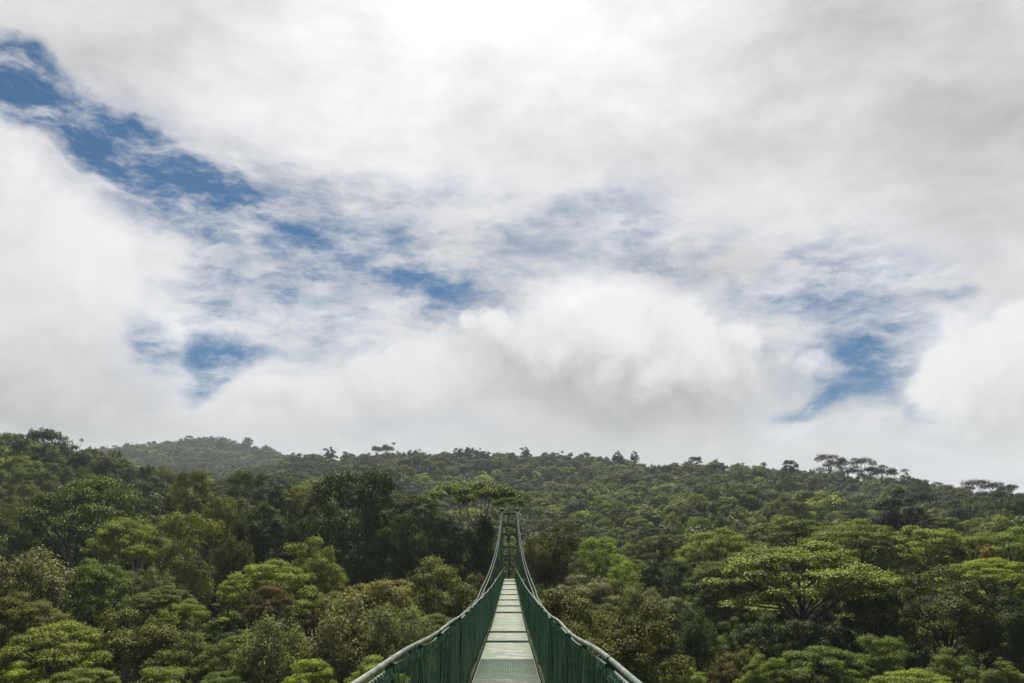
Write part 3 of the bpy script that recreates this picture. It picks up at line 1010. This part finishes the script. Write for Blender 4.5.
# ------------------------------------------------------------------ the far forest and the undergrowth: stuff
LIB = bpy.data.collections.new('forest_crowns')          # sources for the instances, not linked to the scene
for i, (kind, cnt, leaf) in enumerate((('dome', 6500, 0.034), ('dome', 6500, 0.034), ('layered', 6000, 0.03), ('dome', 6500, 0.036), ('column', 6500, 0.036), ('layered', 6000, 0.03), ('shaggy', 5500, 0.038))):
    rng = np.random.default_rng(900 + i)
    cl = clumps_of(kind, rng, small=True)
    C, N, T, Hh = fill_clumps(cl, cnt, rng, leaf, 0.4, 0.3, 0.2)
    lm = leaf_mesh('forest_crown', C, N, leaf, 0.7, T, Hh, FOREST_LEAF, rng)
    o = bpy.data.objects.new('forest_crown_%c' % (97 + i), lm)
    LIB.objects.link(o)
NV = 7


def scatter_group(name):
    ng = bpy.data.node_groups.new(name, 'GeometryNodeTree')
    ng.interface.new_socket('Geometry', in_out='INPUT', socket_type='NodeSocketGeometry')
    ng.interface.new_socket('Geometry', in_out='OUTPUT', socket_type='NodeSocketGeometry')
    gi = ng.nodes.new('NodeGroupInput')
    go = ng.nodes.new('NodeGroupOutput')
    ci = ng.nodes.new('GeometryNodeCollectionInfo')
    ci.inputs['Collection'].default_value = LIB
    ci.inputs['Separate Children'].default_value = True
    ci.inputs['Reset Children'].default_value = True
    ip = ng.nodes.new('GeometryNodeInstanceOnPoints')
    ip.inputs['Pick Instance'].default_value = True

    def attr(nm, ty):
        a_ = ng.nodes.new('GeometryNodeInputNamedAttribute')
        a_.data_type = ty
        a_.inputs['Name'].default_value = nm
        return a_.outputs['Attribute']
    e2r = ng.nodes.new('FunctionNodeEulerToRotation')
    ng.links.new(attr('rot', 'FLOAT_VECTOR'), e2r.inputs[0])
    ng.links.new(gi.outputs[0], ip.inputs['Points'])
    ng.links.new(ci.outputs[0], ip.inputs['Instance'])
    ng.links.new(attr('variant', 'INT'), ip.inputs['Instance Index'])
    ng.links.new(e2r.outputs[0], ip.inputs['Rotation'])
    ng.links.new(attr('size', 'FLOAT_VECTOR'), ip.inputs['Scale'])
    ng.links.new(ip.outputs[0], go.inputs[0])
    return ng


def scatter(name, pts, rots, sizes, variants, tints, label, cat):
    me_ = bpy.data.meshes.new(name)
    me_.vertices.add(len(pts))
    me_.vertices.foreach_set('co', np.array(pts, dtype=np.float32).ravel())
    for nm, ty, dat, key in (('rot', 'FLOAT_VECTOR', rots, 'vector'), ('size', 'FLOAT_VECTOR', sizes, 'vector'), ('variant', 'INT', variants, 'value'), ('tint', 'FLOAT_COLOR', tints, 'color')):
        a_ = me_.attributes.new(nm, ty, 'POINT')
        a_.data.foreach_set(key, np.array(dat, dtype=np.int32 if ty == 'INT' else np.float32).ravel())
    o_ = link_mesh(name, me_)
    md = o_.modifiers.new('scatter', 'NODES')
    md.node_group = scatter_group(name)
    tag(o_, label, cat, kind='stuff')
    return o_


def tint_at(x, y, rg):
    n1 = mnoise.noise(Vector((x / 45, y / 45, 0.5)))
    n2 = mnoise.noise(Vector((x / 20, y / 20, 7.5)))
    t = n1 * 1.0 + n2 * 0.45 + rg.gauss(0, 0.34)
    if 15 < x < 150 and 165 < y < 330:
        t += 0.42  # sunlit patch of the hillside, put into the crown tints
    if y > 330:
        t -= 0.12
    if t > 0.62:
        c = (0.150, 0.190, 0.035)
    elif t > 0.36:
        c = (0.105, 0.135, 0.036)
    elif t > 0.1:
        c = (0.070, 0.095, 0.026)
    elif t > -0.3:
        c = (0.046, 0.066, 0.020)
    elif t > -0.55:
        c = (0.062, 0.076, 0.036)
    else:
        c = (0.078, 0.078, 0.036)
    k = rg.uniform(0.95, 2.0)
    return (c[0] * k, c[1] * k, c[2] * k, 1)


rg = random.Random(77)
P_, R_, S_, V_, T_ = [], [], [], [], []
y = 150.0
while y < 1230:
    sp = 8.6 if y < 330 else (10.5 if y < 650 else 13.0)
    xm = 0.74 * y + 25
    x = -xm
    while x < xm:
        xx, yy = x + rg.uniform(-.45, .45) * sp, y + rg.uniform(-.45, .45) * sp
        x += sp
        if yy < 480 and any((xx - a) ** 2 + (yy - b) ** 2 < (0.3 * (8 + ww)) ** 2 for a, b, ww in TREES):
            continue
        w = sp * min(2.4, rg.lognormvariate(0.2, 0.48))
        v = rg.randrange(NV)
        tz = ground_z(xx, yy) + canopy_height(yy) + rg.uniform(-5.0, 1.6) - 0.8
        if yy < 165 and tz > ground_z(xx, yy) + canopy_height(yy) - 1.5:
            tz -= 2.0
        P_.append((xx, yy, tz))
        R_.append((0, 0, rg.uniform(0, 6.283)))
        S_.append((w, w, w * rg.uniform(0.9, 1.45)))
        V_.append(v)
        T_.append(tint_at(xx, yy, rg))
    y += sp * 0.9
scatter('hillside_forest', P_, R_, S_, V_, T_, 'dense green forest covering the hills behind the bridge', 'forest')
print('far crowns', len(P_))

P_, R_, S_, V_, T_ = [], [], [], [], []
y = 36.0
while y < 165:
    x = -0.72 * y - 12
    while x < 0.72 * y + 12:
        xx, yy = x + rg.uniform(-1.6, 1.6), y + rg.uniform(-1.6, 1.6)
        x += 3.4
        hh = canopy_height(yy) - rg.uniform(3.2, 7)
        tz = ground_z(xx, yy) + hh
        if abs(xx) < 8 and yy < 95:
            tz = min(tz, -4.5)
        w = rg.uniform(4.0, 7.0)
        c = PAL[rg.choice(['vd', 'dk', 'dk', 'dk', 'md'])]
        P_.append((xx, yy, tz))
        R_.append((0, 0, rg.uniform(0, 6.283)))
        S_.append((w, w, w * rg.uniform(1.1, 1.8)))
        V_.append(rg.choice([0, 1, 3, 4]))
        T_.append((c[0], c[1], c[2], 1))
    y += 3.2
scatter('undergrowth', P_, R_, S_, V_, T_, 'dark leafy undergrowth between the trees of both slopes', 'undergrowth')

# ------------------------------------------------------------------ haze
m, nt, out = new_mat('haze_air')
pv = node(nt, 'ShaderNodeVolumePrincipled')
pv.inputs['Color'].default_value = (0.74, 0.87, 1.0, 1)
pv.inputs['Density'].default_value = 0.00018
pv.inputs['Anisotropy'].default_value = 0.2
nt.links.new(pv.outputs[0], out.inputs['Volume'])
hz = MB()
zlo = min(v[2] for v in verts) - 1.0
hz.box((0, 1700, (zlo + 215) / 2), 9000, 6400, 215 - zlo)
haze = hz.build('haze', m)
tag(haze, 'thin pale haze filling the valley air', 'haze', kind='stuff')

# ------------------------------------------------------------------ sky: blue gaps and lit cloud, laid out by world direction
SUN_AZ, SUN_EL = R(-1.5), R(54)
world = bpy.data.worlds.new('World')
scene.world = world
world.use_nodes = True
nt = world.node_tree
nt.nodes.clear()
wout = node(nt, 'ShaderNodeOutputWorld')
bg = node(nt, 'ShaderNodeBackground')
WS = 0.1
bg.inputs['Strength'].default_value = WS * 0.82      # the picture is exposed a little up, for the forest
nt.links.new(bg.outputs[0], wout.inputs[0])
sky = node(nt, 'ShaderNodeTexSky', sky_type='NISHITA', sun_disc=False)
sky.sun_elevation = SUN_EL
sky.sun_rotation = SUN_AZ
tc = node(nt, 'ShaderNodeTexCoord')
sep = node(nt, 'ShaderNodeSeparateXYZ')
nt.links.new(tc.outputs['Generated'], sep.inputs[0])
az = math_n(nt, 'ARCTAN2', sep.outputs[0], sep.outputs[1])
el = math_n(nt, 'ARCSINE', sep.outputs[2])
cmb = node(nt, 'ShaderNodeCombineXYZ')
nt.links.new(az, cmb.inputs[0])
nt.links.new(el, cmb.inputs[1])
AE = cmb.outputs[0]


def vscale(v, k):
    n = node(nt, 'ShaderNodeVectorMath', operation='SCALE')
    nt.links.new(v, n.inputs[0])
    n.inputs['Scale'].default_value = k
    return n.outputs[0]


def vadd(a, b):
    n = node(nt, 'ShaderNodeVectorMath', operation='ADD')
    for i, v in enumerate((a, b)):
        if isinstance(v, tuple):
            n.inputs[i].default_value = v
        else:
            nt.links.new(v, n.inputs[i])
    return n.outputs[0]


# the direction is bent by two octaves of noise so that cloud edges fray
w1 = noise_n(nt, 5.0, 4, 0.6, tc.outputs['Generated'])
w2 = noise_n(nt, 22.0, 5, 0.62, tc.outputs['Generated'])
warp = vadd(vscale(vadd(w1.outputs['Color'], (-.5, -.5, -.5)), 0.11), vscale(vadd(w2.outputs['Color'], (-.5, -.5, -.5)), 0.03))
AEW = vadd(AE, warp)
soft = vadd(AE, vscale(vadd(w1.outputs['Color'], (-.5, -.5, -.5)), 0.14))


def azel(px, py):
    r_ = Vector(ray(px, py)).normalized()
    return math.atan2(r_.x, r_.y), math.asin(r_.z)


def blob(px, py, rx, ry, deg, wgt, vec, hard=1.0):
    """a soft ellipse in the sky centred on a direction"""
    c = azel(px, py)
    a_ = R(deg)
    e1 = azel(px + rx * math.cos(a_), py + rx * math.sin(a_))
    e2 = azel(px - ry * math.sin(a_), py + ry * math.cos(a_))
    u = (e1[0] - c[0], e1[1] - c[1])
    v_ = (e2[0] - c[0], e2[1] - c[1])
    ang = math.atan2(u[1], u[0])
    mp = node(nt, 'ShaderNodeMapping', vector_type='TEXTURE')
    mp.inputs['Location'].default_value = (c[0], c[1], 0)
    mp.inputs['Rotation'].default_value = (0, 0, ang)
    mp.inputs['Scale'].default_value = (math.hypot(*u), math.hypot(*v_), 1)
    nt.links.new(vec, mp.inputs[0])
    ln = node(nt, 'ShaderNodeVectorMath', operation='LENGTH')
    nt.links.new(mp.outputs[0], ln.inputs[0])
    mr = node(nt, 'ShaderNodeMapRange', interpolation_type='SMOOTHSTEP')
    mr.inputs['From Min'].default_value = 1.45
    mr.inputs['From Max'].default_value = 0.25
    mr.inputs['To Min'].default_value = 0
    mr.inputs['To Max'].default_value = wgt
    nt.links.new(ln.outputs['Value'], mr.inputs[0])
    return mr.outputs[0]


def total(vals):
    acc = vals[0]
    for v_ in vals[1:]:
        acc = math_n(nt, 'ADD', acc, v_)
    return acc


BLUE = [
    (118, 142, 135, 36, 27, 1.15), (22, 86, 44, 42, 20, 0.85), (180, 172, 80, 44, 18, 0.62), (268, 214, 60, 28, 28, 0.5),
    (270, 250, 110, 70, 15, 0.30), (330, 290, 130, 46, 8, 0.34), (440, 294, 80, 20, 6, 0.72),
    (128, 322, 30, 52, 0, 0.66), (200, 352, 100, 17, 4, 0.50), (212, 381, 34, 19, 0, 0.80), (300, 345, 100, 14, 0, 0.42),
    (380, 232, 70, 22, -10, 0.36), (540, 235, 80, 22, 0, 0.22), (610, 222, 90, 26, 0, 0.24), (636, 186, 24, 28, 0, 0.30),
    (660, 266, 32, 13, 0, 0.66), (785, 300, 54, 26, 10, 0.66), (870, 300, 54, 26, 0, 0.42), (950, 300, 44, 20, 10, 0.46),
    (862, 380, 92, 44, -16, 0.66), (800, 408, 50, 14, -10, 0.36), (945, 421, 44, 13, 0, 0.72), (400, 444, 50, 10, 0, 0.26), (740, 240, 50, 30, 30, 0.26),
    (850, 340, 70, 36, 0, 0.30), (180, 330, 70, 24, 0, 0.20), (430, 350, 70, 14, 0, 0.25)]
WHITE = [
    (625, 350, 150, 58, 0, -0.75), (70, 245, 120, 70, 35, -0.55), (975, 365, 80, 46, -20, -0.55), (340, 400, 80, 28, 0, -0.3), (55, 380, 90, 60, 0, -0.6)]
fields = [blob(*b, AEW) for b in BLUE] + [blob(*b, soft) for b in WHITE]
cov = total(fields)
st = node(nt, 'ShaderNodeMapping')
st.inputs['Scale'].default_value = (1.0, 2.2, 1.0)
st.inputs['Rotation'].default_value = (0, 0, 0.25)
nt.links.new(vadd(AE, vscale(warp, 0.35)), st.inputs[0])
n1 = noise_n(nt, 9.0, 7, 0.62, st.outputs[0])
n2 = noise_n(nt, 3.2, 4, 0.5, tc.outputs['Generated'])
pres = math_n(nt, 'MULTIPLY_ADD', cov, 2.6, 0.35, clamp=False)
pres = math_n(nt, 'MAXIMUM', math_n(nt, 'MINIMUM', pres, 2.6), 0.2)
nz1 = math_n(nt, 'SUBTRACT', n1.outputs['Fac'], 0.5)
cov = math_n(nt, 'ADD', cov, math_n(nt, 'MULTIPLY', nz1, pres))
cov = math_n(nt, 'ADD', cov, math_n(nt, 'MULTIPLY_ADD', n2.outputs['Fac'], 0.5, -0.25))
# away from the photographed part of the sky broken cloud goes on
bm = node(nt, 'ShaderNodeMapRange', interpolation_type='SMOOTHSTEP')
bm.inputs['From Min'].default_value = 0.02
bm.inputs['From Max'].default_value = 1.05
nt.links.new(cov, bm.inputs[0])
veil = total([blob(*b, soft) for b in (
    (300, 265, 210, 105, 12, 0.95), (580, 245, 190, 42, 0, 0.55), (850, 330, 150, 90, 0, 0.85), (160, 340, 90, 50, 0, 0.6), (640, 205, 60, 50, 0, 0.3),
    (470, 300, 90, 30, 0, 0.5), (400, 425, 130, 26, 0, 0.22), (120, 150, 130, 50, 26, 0.6), (760, 280, 90, 40, 0, 0.45), (940, 420, 70, 26, 0, 0.4))])
sv = node(nt, 'ShaderNodeMapping')
sv.inputs['Scale'].default_value = (1.0, 2.6, 1.0)
sv.inputs['Rotation'].default_value = (0, 0, 0.12)
nt.links.new(vadd(AE, vscale(warp, 0.35)), sv.inputs[0])
n5 = noise_n(nt, 7.0, 7, 0.66, sv.outputs[0])
vr = node(nt, 'ShaderNodeMapRange', interpolation_type='SMOOTHSTEP')
vr.inputs['From Min'].default_value = 0.36
vr.inputs['From Max'].default_value = 0.68
nt.links.new(n5.outputs['Fac'], vr.inputs[0])
veil = math_n(nt, 'MULTIPLY', veil, vr.outputs[0], clamp=True)
whitefield = total([blob(*b, soft) for b in WHITE])
veil = math_n(nt, 'MULTIPLY', veil, math_n(nt, 'MULTIPLY_ADD', whitefield, 1.25, 1.0, clamp=True))
# shreds of cirrus cross the open blue
n6 = noise_n(nt, 13.0, 6, 0.68, sv.outputs[0])
cr = node(nt, 'ShaderNodeMapRange', interpolation_type='SMOOTHSTEP')
cr.inputs['From Min'].default_value = 0.43
cr.inputs['From Max'].default_value = 0.76
cr.inputs['To Min'].default_value = 1.0
cr.inputs['To Max'].default_value = 0.2
nt.links.new(n6.outputs['Fac'], cr.inputs[0])
bluefac = math_n(nt, 'MAXIMUM', math_n(nt, 'MULTIPLY', bm.outputs[0], cr.outputs[0]), veil)

SHADE = [
    (620, 268, 190, 24, 0, -0.10), (500, 300, 60, 40, -40, -0.08), (820, 350, 60, 60, 0, -0.06), (300, 250, 180, 80, 10, -0.04),
    (490, -20, 260, 190, 0, 0.17), (480, -10, 90, 60, 0, 0.2), (910, 60, 260, 140, 20, -0.12), (1000, 130, 120, 140, 0, -0.08), (40, 385, 150, 55, 0, -0.17), (640, 395, 150, 40, 0, -0.15),
    (585, 308, 100, 24, -10, 0.12), (700, 310, 60, 18, 15, 0.08), (960, 340, 50, 18, -25, 0.08), (720, 350, 70, 40, 0, -0.06), (60, 40, 160, 50, 10, -0.07), (590, 140, 100, 50, 10, -0.07), (120, 250, 120, 60, 30, 0.06),
    (900, 450, 200, 30, 0, -0.04), (420, 425, 160, 22, 0, -0.05), (350, 130, 130, 70, 0, 0.05), (960, 350, 60, 30, 0, 0.05), (250, 420, 200, 26, 0, -0.07),
    (760, 190, 180, 60, 10, -0.06)]
sh = total([blob(*b, soft) for b in SHADE])
sn = node(nt, 'ShaderNodeMapping')
sn.inputs['Scale'].default_value = (0.8, 1.7, 1.0)
sn.inputs['Rotation'].default_value = (0, 0, -0.25)
nt.links.new(vadd(AE, vscale(warp, 0.4)), sn.inputs[0])
n3 = noise_n(nt, 7.5, 7, 0.63, sn.outputs[0])
n4 = noise_n(nt, 2.6, 3, 0.5, soft)
lum = math_n(nt, 'ADD', sh, math_n(nt, 'MULTIPLY_ADD', n3.outputs['Fac'], 0.60, 0.775 - 0.30))
lum = math_n(nt, 'ADD', lum, math_n(nt, 'MULTIPLY_ADD', n4.outputs['Fac'], 0.22, -0.11))
lum = math_n(nt, 'MAXIMUM', lum, 0.2)
bk = node(nt, 'ShaderNodeMapRange', interpolation_type='SMOOTHSTEP')
bk.inputs['From Min'].default_value = -0.35
bk.inputs['From Max'].default_value = 0.35
bk.inputs['To Min'].default_value = 0.22
bk.inputs['To Max'].default_value = 1.0
nt.links.new(sep.outputs[1], bk.inputs[0])      # unseen sky behind the camera, dimmed to cut fill light on the forest
lum = math_n(nt, 'MULTIPLY', lum, bk.outputs[0])
zk = node(nt, 'ShaderNodeMapRange', interpolation_type='SMOOTHSTEP')
zk.inputs['From Min'].default_value = R(42)
zk.inputs['From Max'].default_value = R(66)
zk.inputs['To Min'].default_value = 1.0
zk.inputs['To Max'].default_value = 0.5
nt.links.new(el, zk.inputs[0])                  # unseen sky overhead, dimmed as well to deepen the forest contrast
lum = math_n(nt, 'MULTIPLY', lum, zk.outputs[0])
lum = math_n(nt, 'MULTIPLY', lum, 1.0 / WS)
cloud = node(nt, 'ShaderNodeVectorMath', operation='SCALE')
cloud.inputs[0].default_value = (1.0, 0.985, 1.0)
nt.links.new(lum, cloud.inputs['Scale'])
HEAPS = [(42, 264, 116, 88, 40, 0.90, 0.70, 0.35, 0.85), (995, 388, 95, 78, -26, 0.90, 0.64, 0.22, 0.95), (300, 406, 80, 32, 0, 0.84, 0.62, 0.3, 0.85),
         (400, 394, 85, 48, 0, 0.86, 0.62, 0.28, 0.85), (20, 400, 170, 66, 10, 0.68, 0.46, 0.5, 0.9), (612, 374, 198, 80, 0, 0.88, 0.40, 0.22, 0.96),
         (520, 452, 420, 34, 0, 0.64, 0.56, 0.8, 0.6)]
blue = mixc(nt, 1.0, sky.outputs[0], (0.085, 0.28, 0.455), 'MULTIPLY')
final = mixc(nt, bluefac, cloud.outputs[0], blue)
# cumulus heaps in front: billowing rim, bright shoulders, grey bases
b1 = noise_n(nt, 9.0, 5, 0.56, tc.outputs['Generated'])
b2 = noise_n(nt, 4.2, 3, 0.5, tc.outputs['Generated'])
bill = vadd(vscale(vadd(b1.outputs['Color'], (-.5, -.5, -.5)), 0.07), vscale(vadd(b2.outputs['Color'], (-.5, -.5, -.5)), 0.10))
AEB = vadd(AE, bill)
b3 = noise_n(nt, 12.0, 6, 0.58, AEB)


def puffs(scale, detail):
    n_ = noise_n(nt, scale, detail, 0.5, vadd(AE, vscale(vadd(b1.outputs['Color'], (-.5, -.5, -.5)), 0.05)))
    return math_n(nt, 'ABSOLUTE', math_n(nt, 'MULTIPLY_ADD', n_.outputs['Fac'], 2.0, -1.0))


# rounded lobes with creases between them, at three sizes
PUFF = math_n(nt, 'ADD', puffs(11.0, 0), math_n(nt, 'MULTIPLY_ADD', puffs(25.0, 0), 0.5, math_n(nt, 'MULTIPLY', puffs(58.0, 2), 0.32)))


def heap(col_in, px, py, rx, ry, deg, top, base, edge, opac):
    c = azel(px, py)
    a_ = R(deg)
    e1 = azel(px + rx * math.cos(a_), py + rx * math.sin(a_))
    e2 = azel(px - ry * math.sin(a_), py + ry * math.cos(a_))
    mp = node(nt, 'ShaderNodeMapping', vector_type='TEXTURE')
    mp.inputs['Location'].default_value = (c[0], c[1], 0)
    mp.inputs['Rotation'].default_value = (0, 0, math.atan2(e1[1] - c[1], e1[0] - c[0]))
    mp.inputs['Scale'].default_value = (math.hypot(e1[0] - c[0], e1[1] - c[1]), math.hypot(e2[0] - c[0], e2[1] - c[1]), 1)
    nt.links.new(AEB, mp.inputs[0])
    ln = node(nt, 'ShaderNodeVectorMath', operation='LENGTH')
    nt.links.new(mp.outputs[0], ln.inputs[0])
    sp_ = node(nt, 'ShaderNodeSeparateXYZ')
    nt.links.new(mp.outputs[0], sp_.inputs[0])
    # the rim is crisp above, and melts away below
    w_ = node(nt, 'ShaderNodeMapRange')
    w_.inputs['From Min'].default_value = 0.5
    w_.inputs['From Max'].default_value = -0.6
    w_.inputs['To Min'].default_value = edge
    w_.inputs['To Max'].default_value = 0.9
    nt.links.new(sp_.outputs[1], w_.inputs[0])
    rim = math_n(nt, 'ADD', math_n(nt, 'SUBTRACT', 0.98, ln.outputs['Value']), math_n(nt, 'MULTIPLY', PUFF, 0.42))
    fac = math_n(nt, 'DIVIDE', rim, w_.outputs[0])
    fr = node(nt, 'ShaderNodeMapRange', interpolation_type='SMOOTHSTEP')
    fr.inputs['To Max'].default_value = opac
    nt.links.new(fac, fr.inputs[0])
    v_ = math_n(nt, 'ADD', sp_.outputs[1], math_n(nt, 'MULTIPLY_ADD', b3.outputs['Fac'], 1.1, -0.55))
    v_ = math_n(nt, 'ADD', v_, math_n(nt, 'MULTIPLY_ADD', PUFF, 0.9, -0.42))
    sh_ = node(nt, 'ShaderNodeMapRange', interpolation_type='SMOOTHSTEP')
    sh_.inputs['From Min'].default_value = -1.0
    sh_.inputs['From Max'].default_value = 0.75
    sh_.inputs['To Min'].default_value = base / WS
    sh_.inputs['To Max'].default_value = top / WS
    nt.links.new(v_, sh_.inputs[0])
    cc = node(nt, 'ShaderNodeVectorMath', operation='SCALE')
    cc.inputs[0].default_value = (1.0, 0.985, 0.99)
    nt.links.new(sh_.outputs[0], cc.inputs['Scale'])
    return mixc(nt, fr.outputs[0], col_in, cc.outputs[0])


for hp in HEAPS:
    final = heap(final, *hp)
nt.links.new(final, bg.inputs['Color'])
world.cycles.sampling_method = 'MANUAL'
world.cycles.sample_map_resolution = 512

# ------------------------------------------------------------------ sun, camera, render
sun = bpy.data.lights.new('sun', 'SUN')
sun.energy = 5.0
sun.angle = R(1.2)
sun.color = (1.0, 0.94, 0.80)
so = bpy.data.objects.new('sun', sun)
COL.objects.link(so)
sd = Vector((math.sin(SUN_AZ) * math.cos(SUN_EL), math.cos(SUN_AZ) * math.cos(SUN_EL), math.sin(SUN_EL)))
so.rotation_euler = sd.to_track_quat('Z', 'Y').to_euler()
so.location = sd * 100

cam = bpy.data.cameras.new('camera')
cam.sensor_width = 36
cam.lens = F / 1024 * 36
cam.clip_start = 0.05
cam.clip_end = 12000
co = bpy.data.objects.new('camera', cam)
COL.objects.link(co)
co.rotation_euler = (math.pi / 2 + PITCH, 0, 0)
scene.camera = co

scene.render.engine = 'CYCLES'
scene.cycles.use_denoising = True
scene.cycles.max_bounces = 5
scene.cycles.diffuse_bounces = 2
scene.cycles.glossy_bounces = 2
scene.cycles.transmission_bounces = 3
scene.cycles.volume_bounces = 0
scene.cycles.use_adaptive_sampling = True
scene.cycles.adaptive_threshold = 0.02
vs = scene.view_settings
vs.view_transform = 'Standard'
vs.look = 'None'
vs.exposure = 0.3
vs.gamma = 1
vs.use_curve_mapping = False
